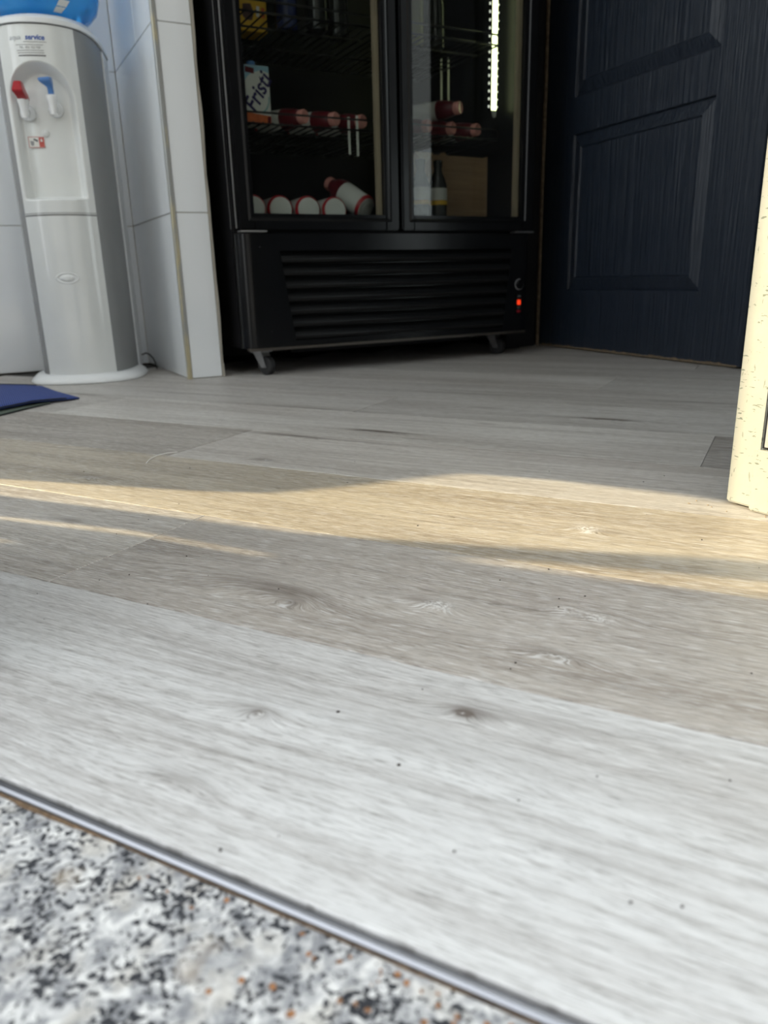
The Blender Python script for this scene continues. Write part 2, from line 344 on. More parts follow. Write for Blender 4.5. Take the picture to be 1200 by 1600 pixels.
# ---- unseen left partition, its gaps shaped to throw the sun streaks on the floor
XW = -.75
def yz_hole_wall(name, y0, y1, z0, z1, holes, x0, th, mat):
    bm = nb()
    outer = [bm.verts.new((x0, y, z)) for y, z in ((y0, z0), (y1, z0), (y1, z1), (y0, z1))]
    es = [bm.edges.new((outer[i], outer[(i+1) % 4])) for i in range(4)]
    for h in holes:
        vv = [bm.verts.new((x0, y, z)) for y, z in h]
        es += [bm.edges.new((vv[i], vv[(i+1) % len(vv)])) for i in range(len(vv))]
    r = bmesh.ops.triangle_fill(bm, use_beauty=True, use_dissolve=False, edges=es)
    fs = [f for f in bm.faces]
    ex = bmesh.ops.extrude_face_region(bm, geom=fs)
    bmesh.ops.translate(bm, vec=(-th, 0, 0), verts=[v for v in ex['geom'] if isinstance(v, bmesh.types.BMVert)])
    bmesh.ops.recalc_face_normals(bm, faces=bm.faces[:])
    return obj(name, bm, mat)
H1 = [(1.850, .14), (1.843, .235), (1.812, .29), (1.792, .32), (1.812, .364), (1.846, .41), (1.848, 1.285), (2.118, 1.285), (2.116, .462), (2.155, .452), (2.195, .430), (2.205, .408), (2.15, .388), (2.07, .362), (1.985, .330), (1.963, .305), (1.953, .27), (1.942, .235), (1.92, .14)]
H2 = [(1.752, .343), (1.775, .37), (1.783, .41), (1.783, .9), (1.727, .9), (1.724, .42), (1.732, .375)]
H3 = [(1.622, .17), (1.662, .17), (1.655, .232), (1.64, .247)]
H4 = [(1.727, .232), (1.744, .236), (1.740, .275), (1.703, .306), (1.688, .302), (1.716, .275)]
KZ = .410/.215
H1, H2, H3, H4 = ([(y, z*KZ) for y, z in h] for h in (H1, H2, H3, H4))
H5 = [(1.31, .86), (1.66, .86), (1.66, 2.50), (1.31, 2.50)]; H7 = [(1.00, .66), (1.28, .66), (1.28, 2.50), (1.00, 2.50)]
H6 = [(2.15, 1.15), (2.46, 1.15), (2.46, 2.45), (2.15, 2.45)]
wl = yz_hole_wall('wall_left_sun_mask', .97, 2.512, -.06, 2.6, [H1, H2, H3, H4, H5, H6, H7], XW, .006, M['plaster']); tag(wl, kind='structure')

for nm, y0, y1, z0 in (('window_fill_3', 1.31, 1.66, .86), ('window_fill_4', 1.00, 1.28, .66)):  # unseen windows, added to bring sky light on to the pillar side
    w3 = obj(nm, box(box(box(bx(XW-.03, XW+.002, y0, y0+.015, z0, 2.50), XW-.03, XW+.002, y1-.015, y1, z0, 2.50), XW-.03, XW+.002, y0+.015, y1-.015, z0, z0+.02), XW-.03, XW+.002, y0+.015, y1-.015, 2.48, 2.50), M['pane']); tag(w3, kind='structure')
    obj('pane', bx(XW-.018, XW-.012, y0+.015, y1-.015, z0+.02, 2.48), M['glass2'], w3)  # glass of the unseen added windows
jl = obj('wall_shade_post', bx(-.30, -.08, .50, .80, -.003, 2.52, bev=.003), M['nookw']); tag(jl, kind='structure')  # unseen post, added to darken the near left floor
# ---- tiled walls
def tiles_y(parent, cols, rows, y, proud, depth):      # tiles facing -Y
    for c0, c1 in zip(cols, cols[1:]):
        for z0, z1 in zip(rows, rows[1:]):
            obj('tile', bx(c0+.001, c1-.001, y-proud, y+depth, z0+.001, z1-.001, bev=.0012), M['tile'], parent)
ROWZ = [.001, .411, .826, 1.241, 1.656, 2.071, 2.486]
wb = obj('wall_back', bx(XW, .49, 2.515, 2.62, 0, 2.55), M['grout']); tag(wb, kind='structure')
tiles_y(wb, [XW, -.41, -.11, .19, .49-.001], ROWZ, 2.515, .005, .003)
wp = obj('wall_pillar', bx(.494, .581, 2.015, 2.62, 0, 2.55), M['grout']); tag(wp, kind='structure')
tiles_y(wp, [.498, .580], ROWZ, 2.015, .005, .003)
for i, (z0, z1) in enumerate(zip(ROWZ, ROWZ[1:])):
    ys = [2.017, 2.209, 2.509] if i % 2 == 0 and i >= 2 else [2.017, 2.509]
    for y0, y1 in zip(ys, ys[1:]):
        obj('tile', bx(.489, .497, y0+.001, y1-.001, z0+.001, z1-.001, bev=.0012), M['tile'], wp)
tr3 = obj('trim_3', loft(nb(), [[(.4865, 2.019, z), (.4865, 2.0105, z), (.489, 2.0075, z), (.4975, 2.0075, z), (.4975, 2.013, z), (.492, 2.019, z)] for z in [i*.1275 for i in range(21)]]), M['wtrim']); tag(tr3, kind='structure')
tr4 = obj('trim_4', loft(nb(), [[(.5805+rr.uniform(-.0015, .001), 2.009, z), (.5865+rr.uniform(-.002, .002), 2.011, z), (.586, 2.03, z), (.5805, 2.03, z)] for z in [i*.05 for i in range(52)]]), M['grout']); tag(tr4, kind='structure')
wr2 = obj('wall_recess', bx(.494, 1.90, 2.62, 2.74, -.03, 2.55), M['dark']); tag(wr2, kind='structure')

# ---- right side: wall with the door, narrow window, nook
DA = Vector((1.753, 2.122)); DB = Vector((1.686, 1.265))       # hinge foot, free edge foot
DW = (DB-DA).length; DANG = math.atan2((DB-DA).y, (DB-DA).x)
wr = obj('wall_right', bx(1.83, 1.90, .92, 2.62, -.03, 2.55), M['nookw']); tag(wr, kind='structure')
wn = obj('wall_nook', nb_ := None or bx(1.83, 1.90, .36, .42, -.03, 2.55), M['nookw']); tag(wn, kind='structure')
wn2 = obj('wall_front', bx(.76, 1.90, .33, .36, -.03, 2.55), M['nookw']); tag(wn2, kind='structure')
win = obj('window_1', box(box(bx(1.84, 1.88, .42, .44, .0, 2.55), 1.84, 1.88, .90, .92, 0, 2.55), 1.84, 1.88, .44, .90, 0, .05), M['black']); tag(win, kind='structure')
obj('pane', bx(1.857, 1.863, .44, .90, .05, .76), M['glass2'], win)
obj('dimming_pane', bx(1.857, 1.863, .44, .90, .765, 2.55), glass_mat('dimmed_window_glass', (.62, .63, .62)), win)  # unseen upper pane, tinted to dim the upper reflection in the fridge glass
fr = obj('trim_5', box(box(nb(), 1.59, 1.655, 2.10, 2.16, 0, 2.15, bev=.003), 1.655, 1.735, 2.125, 2.18, 0, 2.15, bev=.003), M['dark']); tag(fr, kind='structure')
wj = obj('trim_6', loft(nb(), [[(1.7375+rr.uniform(-.0012, .0012), 2.116, z), (1.7415+rr.uniform(-.001, .001), 2.113, z), (1.743, 2.124, z), (1.737, 2.124, z)] for z in [i*.06 for i in range(36)]]), M['worn']); tag(wj, kind='structure')

# ---- the panelled door
door = empty('door_1', (DA.x, DA.y, 0), DANG); tag(door, 'dark navy panelled door with embossed wood grain', None, None, 'structure')
# local x runs from hinge to free edge, local +y side... camera side is local -y
TH = .038; Z0, Z1 = .006, 2.03
PAN = [(.188, .648), (.752, 1.86)]; PX0, PX1 = .140, .700
bm = nb()
box(bm, 0, PX0, 0, TH, Z0, Z1); box(bm, PX1, DW, 0, TH, Z0, Z1)
box(bm, PX0, PX1, 0, TH, Z0, PAN[0][0]); box(bm, PX0, PX1, 0, TH, PAN[0][1], PAN[1][0]); box(bm, PX0, PX1, 0, TH, PAN[1][1], Z1)
bmesh.ops.remove_doubles(bm, verts=bm.verts[:], dist=1e-5)
SIDE = 1 if (Matrix.Rotation(DANG, 2) @ Vector((0, 1))).x < 0 else -1
for v in bm.verts: v.co.y = -v.co.y if SIDE > 0 else v.co.y
bmesh.ops.recalc_face_normals(bm, faces=bm.faces[:])
obj('leaf', bm, M['doorp'], door)
for z0, z1 in PAN:
    prof = [(0, 0), (.0035, -.008), (.038, .0015), (.041, -.003), (.060, -.003)]
    bm = nb()
    rings = [[(PX0+i, SIDE*d, z0+i), (PX1-i, SIDE*d, z0+i), (PX1-i, SIDE*d, z1-i), (PX0+i, SIDE*d, z1-i)] for i, d in prof]
    loft(bm, rings, cap0=False)
    bmesh.ops.recalc_face_normals(bm, faces=bm.faces[:])
    obj('panel', bm, M['doorp'], door)
bm = nb(); nseg = 60
loft(bm, [[(x, SIDE*.0004, .0035), (x, SIDE*.0006, .008+rr.random()**2*.006), (x, -SIDE*.01, .0035)] for x in [.01+i*(DW-.02)/nseg for i in range(nseg+1)]], closed=False)
obj('worn_bottom_edge', bm, M['worn'], door)

# ---- cream jamb on the right, with plinth and pale frame
jb = obj('wall_jamb', bx(.693, .735, -.75, .519, .003, 2.5, bev=.002), M['cream']); tag(jb, kind='structure')
for v in jb.data.vertices:                       # jamb proper stops at the frame
    if v.co.y < .3: v.co.y += .483+.75-.0
pn = obj('trim_7', bx(.6895, .735, -.75, .489, .001, .066, bev=.0018), M['cream']); tag(pn, kind='structure')
wd = obj('window_2', box(box(box(nb(), .6935, .730, .425, .4818, .069, 2.45, bev=.0004), .6945, .730, -.75, -.69, .069, 2.45, bev=.001), .6945, .730, -.69, .425, .069, .12, bev=.001), M['pane']); tag(wd, kind='structure')
obj('pane', bx(.709, .715, -.69, .425, .12, 2.45), M['glass2'], wd)
sl_ = obj('seal', bx(.6928, .6945, .4820, .4830, .068, 2.45), M['black2'], wd)

# ---- ceiling
bm = nb(); prism(bm, [(XW-.05, 2.74), (XW-.05, .9), (.69, -.15), (1.9, -.15), (1.9, 2.74)], 2.55, 2.65)
ce = obj('ceiling', bm, M['ceil']); tag(ce, kind='structure')

# ================================================================== FRIDGE
FX0, FX1, FY = .625, 1.552, 1.93; FB = 2.56; FT = 1.95
fri = empty('display_fridge', ((FX0+FX1)/2, (FY+FB)/2, 0)); tag(fri, 'black two-door glass display fridge on casters with a lit strip inside', 'fridge')
def fobj(name, bm, mat, parent=None, smooth=False):
    o = obj(name, bm, mat, parent or fri, smooth)
    if parent is None: o.matrix_parent_inverse = Matrix.Translation(fri.location).inverted()
    return o
# cabinet shell round a hollow interior
bm = nb(); D0 = 1.968; IF = .385; IB = 2.47; IX0, IX1 = .652, 1.527
box(bm, FX0, IX0, D0, FB, .072, FT, bev=.004); box(bm, IX1, FX1, D0, FB, .072, FT, bev=.004)
box(bm, IX0-.004, IX1+.004, IB, FB, .072, FT); box(bm, IX0-.004, IX1+.004, D0, FB-.01, .072, IF); box(bm, IX0-.004, IX1+.004, D0, FB-.01, FT-.1, FT)
fobj('cabinet', bm, M['blackin'])
fobj('centre_mullion', bx(1.065, 1.112, D0, D0+.05, IF, FT-.1, bev=.003), M['black'])
# base apron with louvred grille
bm = nb(); zt, zb = .358, .074
def apron_ring(z):
    p = []
    for i in range(7):
        a = pi + i*pi/2/6; p.append((FX0+.035+.035*cos(a), FY+.035+.035*sin(a), z))
    for i in range(7):
        a = -pi/2 + i*pi/2/6; p.append((FX1-.035+.035*cos(a), FY+.035+.035*sin(a), z))
    p += [(FX1, D0, z), (FX0, D0, z)]
    return p
LX0t, LX1t, LX0b, LX1b, LZ0, LZ1 = .735, 1.478, .766, 1.448, .088, .316
left = []; 
loft(bm, [apron_ring(z) for z in (.074, .085)]); 
box(bm, FX0+.035, FX1-.035, FY, FY+.02, .085, LZ0); box(bm, FX0+.035, FX1-.035, FY, FY+.02, LZ1, .358)
for x0t, x1t, x0b, x1b in ((FX0+.035, LX0t, FX0+.035, LX0b), (LX1t, FX1-.035, LX1b, FX1-.035)):
    loft(bm, [[(x0b, FY, LZ0), (x1b, FY, LZ0), (x1b, FY+.02, LZ0), (x0b, FY+.02, LZ0)], [(x0t, FY, LZ1), (x1t, FY, LZ1), (x1t, FY+.02, LZ1), (x0t, FY+.02, LZ1)]])
for s in (0, 1):
    n = 10
    cx = FX0+.035 if s == 0 else FX1-.035; aa = [pi + i*pi/2/n for i in range(n+1)] if s == 0 else [-pi/2 + i*pi/2/n for i in range(n+1)]
    ring = [(cx+.035*cos(a), FY+.035+.035*sin(a)) for a in aa]; inner = [(cx+.02*cos(a), FY+.035+.02*sin(a)) for a in aa][::-1]
    prism(bm, ring+inner, .085, .358)
bmesh.ops.recalc_face_normals(bm, faces=bm.faces[:])
ap = fobj('apron', bm, M['black'], smooth=True)
fobj('grille_backing', bx(LX0t-.01, LX1t+.01, FY+.022, FY+.026, .08, .325), M['blackpl'])
NL = 7
for i in range(NL):
    zc = LZ0 + (LZ1-LZ0)*(i+.5)/NL; f = (zc-LZ0)/(LZ1-LZ0); x0 = LX0b+(LX0t-LX0b)*f+.001; x1 = LX1b+(LX1t-LX1b)*f-.001
    h = (LZ1-LZ0)/NL*.5
    pr = [(FY+.020, zc-h*.9), (FY+.002, zc-h*.75), (FY-.0015, zc-h*.35), (FY+.002, zc+h*.1), (FY+.016, zc+h*.95), (FY+.020, zc+h*.9)]
    o = fobj('louver', loft(nb(), [[(x, y, z) for y, z in pr] for x in (x0, x1)]), M['blackpl'], smooth=True)
fobj('bottom_rail', bx(FX0+.012, FX1-.012, FY+.004, FY+.03, .066, .0745, bev=.002), plain('dull_brown_steel', (.13, .115, .10), .4, .6))
for x, z in ((.683, .325), (.700, .115), (1.515, .115), (.655, .10)):
    fobj('screw', lathe(nb(), [(.003, 0), (.003, .002), (.0015, .003)], 10, Matrix.Translation((x, FY, z)) @ Matrix.Rotation(pi/2, 4, 'X')), M['black'])
# doors
def fridge_door(x0, x1, gx0, gx1, hinge_left):
    z0, z1 = .366, FT-.03; gz0, gz1 = .405, FT-.09; y0, y1 = FY-.004, FY+.034
    d = fobj('door', box(box(box(box(nb(), x0, gx0, y0, y1, z0, z1, bev=.004), gx1, x1, y0, y1, z0, z1, bev=.004), gx0-.002, gx1+.002, y0+.001, y1, z0, gz0, bev=.003), gx0-.002, gx1+.002, y0+.001, y1, gz1, z1, bev=.003), M['black'])
    def c(name, bm, mat):
        o = obj(name, bm, mat, d); return o
    c('glass_pane', bx(gx0-.003, gx1+.003, FY+.008, FY+.012, gz0-.003, gz1+.003), M['glass'])
    # bevelled inner bead mitred round the glass
    bm = nb(); loft(bm, [[(gx0+i, y, gz0+i), (gx1-i, y, gz0+i), (gx1-i, y, gz1-i), (gx0+i, y, gz1-i)] for i, y in ((-.018, y0-.0005), (-.012, y0-.003), (0, FY+.007))], cap0=False, cap1=False)
    c('bead', bm, M['blackpl'])
    c('gasket', bx(gx1-.013, gx1-.002, FY+.014, FY+.030, gz0, gz1), M['gasket'])
    c('hinge', bx((x0 if hinge_left else x1-.07), (x0+.07 if hinge_left else x1), FY-.008, FY+.02, .3605, .3645, bev=.001), M['zinc'])
    return d
fridge_door(.632, 1.088, .674, 1.046, True)
fridge_door(1.099, 1.552, 1.137, 1.507, False)
fobj('edge_glint', box(box(nb(), .6265, .629, FY+.008, FY+.012, .37, FT-.03), .6245, .627, FY+.045, FY+.049, .37, FT-.03), M['zinc'])  # glints on the left edges, built as thin pale metal bars
# thermostat dial + rocker switches
tm = fobj('thermostat_dial', lathe(nb(), [(.014, 0), (.014, .006), (.011, .009), (0, .009)], 28, Matrix.Translation((1.505, FY, .212)) @ Matrix.Rotation(pi/2, 4, 'X')), M['black'], smooth=True)
bm = nb(); rg = []
for i in range(25):
    a = R(75) + R(295)*i/24; rg.append([(1.505+r*cos(a), FY-.0025-q, .212+r*sin(a)) for r, q in ((.0125, 0), (.0165, 0), (.0165, .001), (.0125, .001))])
loft(bm, rg); o = fobj('dial_scale', bm, plain('dial_grey_print', (.30, .30, .31), .5))
sw = fobj('switch', bx(1.498, 1.513, FY-.004, FY+.002, .150, .168, bev=.002), M['rocker'])
sw2 = fobj('switch', bx(1.498, 1.513, FY-.004, FY+.002, .128, .137, bev=.002), M['red'])
sw3 = fobj('switch_plate', bx(1.494, 1.517, FY-.002, FY+.002, .122, .186, bev=.001), M['black'])
text('ON', .008, plain('dim_white_print', (.28, .28, .28), .5), fri, (1.5055-fri.location.x, FY-.0025-fri.location.y, .177), (pi/2, 0, 0), name='switch_lettering')
text('OFF', .007, plain('dim_grey_print', (.22, .22, .22), .5), fri, (1.5055-fri.location.x, FY-.0025-fri.location.y, .143), (pi/2, 0, 0), name='switch_lettering')
# casters
def caster(x, y, ang):
    c = fobj('caster', box(nb(), -.022, .022, -.022, .022, .060, .066, bev=.001), M['zinc'])
    c.location = (x, y, 0); c.rotation_euler = (0, 0, ang)
    bm = nb()
    for s in (-1, 1):
        loft(bm, [[(s*.0125, -.016, .060), (s*.0125, .016, .060), (s*.0145, .016, .060), (s*.0145, -.016, .060)],
                  [(s*.0125, .012, .020), (s*.0125, .030, .020), (s*.0145, .030, .020), (s*.0145, .012, .020)]])
    bmesh.ops.recalc_face_normals(bm, faces=bm.faces[:])
    obj('fork', bm, M['zinc'], c)
    obj('wheel', lathe(nb(), [(.010, -.0105), (.0225, -.0105), (.0248, -.008), (.025, 0), (.0248, .008), (.0225, .0105), (.010, .0105)], 28, Matrix.Translation((0, .020, .025)) @ Matrix.Rotation(pi/2, 4, 'Y')), M['rubber'], c, True)
    obj('axle', lathe(nb(), [(.005, -.017), (.005, .017)], 12, Matrix.Translation((0, .020, .025)) @ Matrix.Rotation(pi/2, 4, 'Y')), M['zinc'], c)
caster(.683, 1.985, R(205)); caster(1.475, 2.02, R(200)); caster(.683, 2.5, R(20)); caster(1.475, 2.5, R(60))
fobj('compressor_tray', bx(.80, 1.42, 2.06, 2.5, .045, .071, bev=.004), M['blackin'])
# shelves of coated wire
def wire_shelf(x0, x1, z):
    y0, y1 = 2.0, 2.44; r = .0021; bm = nb()
    tube(bm, [(x0, y0, z), (x1, y0, z)], .0026); tube(bm, [(x0, y1, z), (x1, y1, z)], .0026)
    for y in (2.10, 2.27): tube(bm, [(x0, y, z-.004), (x1, y, z-.004)], .0026)
    tube(bm, [(x0, y0, z), (x0, y0, z+.020), (x0+.005, y0, z+.026), (x1-.006, y0, z+.026), (x1, y0, z+.019), (x1, y0, z)], .0026)
    tube(bm, [(x0, y0, z), (x0, y1, z)], .0026); tube(bm, [(x1, y0, z), (x1, y1, z)], .0026)
    n = int((x1-x0)/.0245)
    for i in range(1, n): tube(bm, [(x0+(x1-x0)*i/n, y0, z+.003), (x0+(x1-x0)*i/n, y1, z+.003)], r, 5)
    fobj('wire_shelf', bm, M['wire'], smooth='all')
for z in (.622, .868): wire_shelf(.662, 1.075, z); wire_shelf(1.104, 1.466, z)
# light strip inside, right-hand front corner
ls = fobj('led_strip', bx(1.485, 1.5005, 2.052, 2.060, .712, FT-.15, bev=.002), M['led'])
obj('strip_tip', loft(nb(), [[(1.4855, 2.052, .7125), (1.5, 2.052, .7125), (1.5, 2.060, .7125), (1.4855, 2.060, .7125)], [(1.4905, 2.052, .694), (1.497, 2.052, .694), (1.497, 2.058, .694), (1.4905, 2.058, .694)]]), M['strip'], ls)
zz = .722
while zz < 1.1:
    for xx, s in ((1.4735, .0034), (1.5040, .0022)): obj('led_reflection_dot', bx(xx-s/1.3, xx+s/1.3, 2.053, 2.056, zz-s, zz+s, bev=.0008, seg=1), M['ledrefl'], ls)  # dotted reflection of the LEDs, built as small glowing blocks
    zz += .0205
for x, y, z0, z1 in ((.990, 2.02, .565, .657), (1.015, 2.02, .562, .662), (1.463, 2.30, .745, .906), (1.490, 2.30, .747, .908)):  # LED reflections in the glass, built as pale solid strips
    fobj('led_reflection_strip', bx(x-.0035, x+.0035, y, y+.002, z0, z1, bev=.0008, seg=1), M['strip'])

# ================================================================== GOODS IN THE FRIDGE
def yog_bottle(k, rc, name='yogurt_bottle'):
    e = empty(name)
    obj('body', lathe(nb(), [(.020*k, 0), (.030*k, .001), (.0345*k, .006), (.036*k, .013), (.036*k, .092), (.034*k, .100)], 28), M['milk'], e, True)
    obj('red_band', lathe(nb(), [(.0315*k, .0022), (.0352*k, .0055), (.0366*k, .0105), (.0366*k, .0125)], 28, cap=False), M['red'], e, True)
    obj('base_ring', lathe(nb(), [(.015*k, .0008), (.017*k, -.0008), (.019*k, .0008)], 24, cap=False), M['ctn'], e, True)
    obj('sleeve', lathe(nb(), [(.0364*k, .092), (.0364*k, .100), (.033*k, .118), (rc+.003, .136), (rc-.001, .146)], 28), M['sleeve'], e, True)
    obj('cap', lathe(nb(), [(rc-.001, .144), (rc, .147), (rc, .160), (rc-.002, .1635), (rc-.005, .1625), (0, .162)], 24), M['cap'], e, True)
    return e
PROTO = {'big': yog_bottle(.97, .0195), 'slim': yog_bottle(.72, .0175)}; used = set()
def place_bottle(base, axis, label, kind='big', group='red and white drink bottles in the fridge'):
    o = PROTO[kind] if kind not in used else copy_tree(PROTO[kind]); used.add(kind)
    o.location = base; o.rotation_mode = 'QUATERNION'; o.rotation_quaternion = Vector(axis).to_track_quat('Z', 'Y')
    tag(o, label, 'bottle', group); return o
zf = IF+.0375
place_bottle((.700, 2.005, zf), (.06, 1, 0), 'white bottle lying base outward on fridge floor, half hidden by left door frame')
place_bottle((.776, 2.008, zf), (.06, 1, 0), 'second white bottle base from the left on the fridge floor')
place_bottle((.855, 2.006, zf), (.05, 1, 0), 'third white bottle base from the left on the fridge floor')
place_bottle((.934, 2.008, zf), (.05, 1, 0), 'white bottle lying base outward beside the tilted red-topped bottle')
o = place_bottle((1.05, 2.05, .430), (-.34, .80, .50), 'tilted white bottle with dark red top lying across at right of the row')
zs = .622+.0320
def shelf_bottle(cap, dx, label, dz=0):
    ax = Vector((dx, -math.sqrt(1-dx*dx), 0)); place_bottle(Vector((*cap, zs+dz))-ax*.164, ax, label, 'slim')
shelf_bottle((.871, 2.035), .50, 'red-capped bottle lying on wire shelf right beside the upright carton')
shelf_bottle((.962, 2.035), .50, 'red-capped bottle in the middle of the left wire shelf')
shelf_bottle((1.045, 2.040), .42, 'red-capped bottle at right end of the left wire shelf')
shelf_bottle((1.254, 2.035), .46, 'lowest-left capped bottle on the right wire shelf behind the pale reflection')
shelf_bottle((1.340, 2.040), .46, 'capped bottle lying in the middle of the right wire shelf')
shelf_bottle((1.423, 2.035), .40, 'capped bottle at the right end of the right wire shelf')
shelf_bottle((1.357, 2.030), .50, 'capped bottle lying on top of the others on the right wire shelf', .053)

# drink carton with slanted name
ct = empty('drink_carton', (.742, 2.055, .627)); tag(ct, 'white drink carton reading Fristi on the left wire shelf', 'carton')
W2, H2_, DP = .033, .134, .06
obj('body', bx(-W2, W2, -.022, DP-.022, 0, H2_, bev=.0015, seg=1), M['ctn'], ct)
obj('screw_cap', lathe(nb(), [(.011, H2_), (.011, H2_+.012), (.009, H2_+.014), (0, H2_+.014)], 20, Matrix.Translation((-.004, .006, 0))), M['blue'], ct, True)
yf = -.0224
def flat(poly, y, mat, name): 
    bm = nb(); loft(bm, [[(x, y, z) for x, z in poly], [(x, y-.0002, z) for x, z in poly]]); bmesh.ops.recalc_face_normals(bm, faces=bm.faces[:]); return obj(name, bm, mat, ct)
flat([(-W2+.001, .098), (-W2+.001, H2_-.001), (W2-.001, H2_-.001), (W2-.001, .118), (.012, .124), (-.012, .116), (-.024, .108)], yf, M['pale'], 'pale_corner_print')
flat([(-.030, .117), (-.030, .130), (-.007, .127), (-.007, .114)], yf-.0003, M['sleeve'], 'small_red_panel')
flat([(-W2+.001, .001), (W2-.001, .001), (W2-.001, .020), (.0, .023), (-W2+.001, .026)], yf, M['orange'], 'orange_bottom_print')
flat([(W2-.012, .003), (W2-.003, .002), (W2-.002, .020), (W2-.010, .018)], yf-.0003, M['sleeve'], 'berry_print')
bm = nb(); rg = []
for i in range(20):
    a = R(-75)+R(80)*i/19; rg.append([(.003+r*cos(a), yf-.0002, .062+r*1.35*sin(a)) for r in (.0245, .0275)])
loft(bm, rg, closed=False); obj('swirl_print', bm, plain('teal_print', (.22, .45, .45), .5), ct)
text('Fristi', .055, M['navy'], ct, (.001, yf-.0006, .072), (pi/2, R(-58), 0), shear=.15, bold=.0011, sx=.86, name='carton_lettering')
text('drink', .0085, M['ctn'], ct, (-.0185, yf-.0009, .122), (pi/2, R(4), 0), name='carton_lettering') if False else None

# yellow carton on the upper shelf
yc = empty('yellow_carton', (.792, 2.20, .874)); tag(yc, 'yellow drink carton with brown picture on the upper left shelf', 'carton')
obj('body', bx(-.040, .040, -.03, .04, 0, .20, bev=.002, seg=1), M['yellow'], yc)
for nm, poly, mat in (('brown_print', [(-.028, .035), (-.020, .026), (-.002, .026), (.004, .045), (-.004, .065), (-.026, .062)], M['brown']), ('pale_print', [(.010, .036), (.012, .060), (.020, .060), (.019, .036)], M['ctn']), ('pale_print', [(.024, .034), (.025, .058), (.034, .058), (.034, .034)], M['orange'])):
    bm = nb(); loft(bm, [[(x, -.0302, z) for x, z in poly], [(x, -.0305, z) for x, z in poly]]); bmesh.ops.recalc_face_normals(bm, faces=bm.faces[:]); obj(nm, bm, mat, yc)
def dark_bottle(x, y, z, mat, label, h=.2, r=.03, name='dark_bottle'):
    e = empty(name, (x, y, z)); tag(e, label, 'bottle', 'dim bottles on the upper shelves')
    obj('body', lathe(nb(), [(r*.8, 0), (r, .005), (r, h*.55), (r*.9, h*.65), (r*.42, h*.82), (r*.40, h)], 24), mat, e, True)
    obj('cap', lathe(nb(), [(r*.46, h-.005), (r*.48, h), (r*.48, h+.016), (r*.42, h+.018), (0, h+.018)], 16), M['jar'], e, True)
zu = .8735
dark_bottle(.875, 2.14, zu, plain('dim_blue_bottle', (.02, .03, .10), .2), 'dim blue bottle right beside the yellow carton on the upper shelf')
dark_bottle(.955, 2.12, zu, M['jar'], 'black bottle in the middle of the upper left shelf')
dark_bottle(1.03, 2.15, zu, M['jar'], 'black bottle at the right end of the upper left shelf')
dark_bottle(1.18, 2.12, zu, M['olive'], 'dim olive bottle at the left end of the upper right shelf')
dark_bottle(1.26, 2.13, zu, M['olive'], 'dim olive bottle left of the black bottle on the upper right shelf')
dark_bottle(1.34, 2.14, zu, M['jar'], 'black bottle nearest the light strip on the upper right shelf')
# cardboard box, bottles with labels
cb = empty('cardboard_box', (1.365, 2.20, IF+.001)); tag(cb, 'open brown cardboard box with torn rim on the fridge floor', 'box')
bw, bd, bh, t_ = .135, .10, .205, .004
obj('front_side', loft(nb(), [[(-bw, -bd, 0), (bw, -bd, 0), (bw, -bd+t_, 0), (-bw, -bd+t_, 0)], [(-bw, -bd, bh), (bw, -bd, bh*.985), (bw, -bd+t_, bh*.985), (-bw, -bd+t_, bh)]]), M['card'], cb)
obj('back_side', bx(-bw, bw, bd-t_, bd, 0, bh), M['card'], cb)
for s in (-1, 1): obj('end_side', bx(s*bw-t_/2, s*bw+t_/2, -bd-.002, bd, 0, bh), M['card'], cb)
obj('box_bottom', bx(-bw, bw, -bd, bd, 0, t_), M['card'], cb)
obj('torn_flap', loft(nb(), [[(-.125, -bd-.003, bh+.004), (-.095, -bd-.004, bh-.022), (-.085, -bd-.004, bh-.024), (-.060, -bd-.003, bh+.003)], [(-.125, -bd-.0005, bh+.004), (-.095, -bd-.0005, bh-.022), (-.085, -bd-.0005, bh-.024), (-.060, -bd-.0005, bh+.003)]]), plain('pale_torn_card', (.50, .38, .22), .9), cb)
obj('torn_flap', loft(nb(), [[(-.040, -bd-.004, bh-.002), (-.015, -bd-.004, bh-.003), (-.020, -bd-.004, bh+.006), (-.034, -bd-.004, bh+.004)], [(-.040, -bd-.0005, bh-.002), (-.015, -bd-.0005, bh-.003), (-.020, -bd-.0005, bh+.006), (-.034, -bd-.0005, bh+.004)]]), M['card'], cb)
def jar(x, y, label, top):
    e = empty('labelled_bottle', (x, y, IF+.001)); tag(e, label, 'bottle', 'dark labelled bottles in front of the box')
    obj('body', lathe(nb(), [(.020, 0), (.0265, .004), (.0265, top*.66), (.022, top*.76), (.012, top*.9), (.012, top)], 24), M['jar'], e, True)
    obj('label', lathe(nb(), [(.0269, top*.42), (.0269, top*.62)], 24, cap=False), M['jarlab'], e, True)
    obj('yellow_band', lathe(nb(), [(.0269, top*.345), (.0269, top*.415)], 24, cap=False), M['yellow'], e, True)
    obj('cap', lathe(nb(), [(.0135, top-.004), (.014, top+.012), (.012, top+.014), (0, top+.014)], 18), M['jar'], e, True)
jar(1.222, 2.035, 'dark bottle with white and yellow label at left in front of the cardboard box', .165)
jar(1.284, 2.040, 'dark bottle with white and yellow label at right in front of the cardboard box', .165)

# ================================================================== WATER DISPENSER
WD = empty('water_dispenser', (.282, 2.262, 0), R(-17)); tag(WD, 'white and grey floor-standing water dispenser with red and blue taps', 'water dispenser')
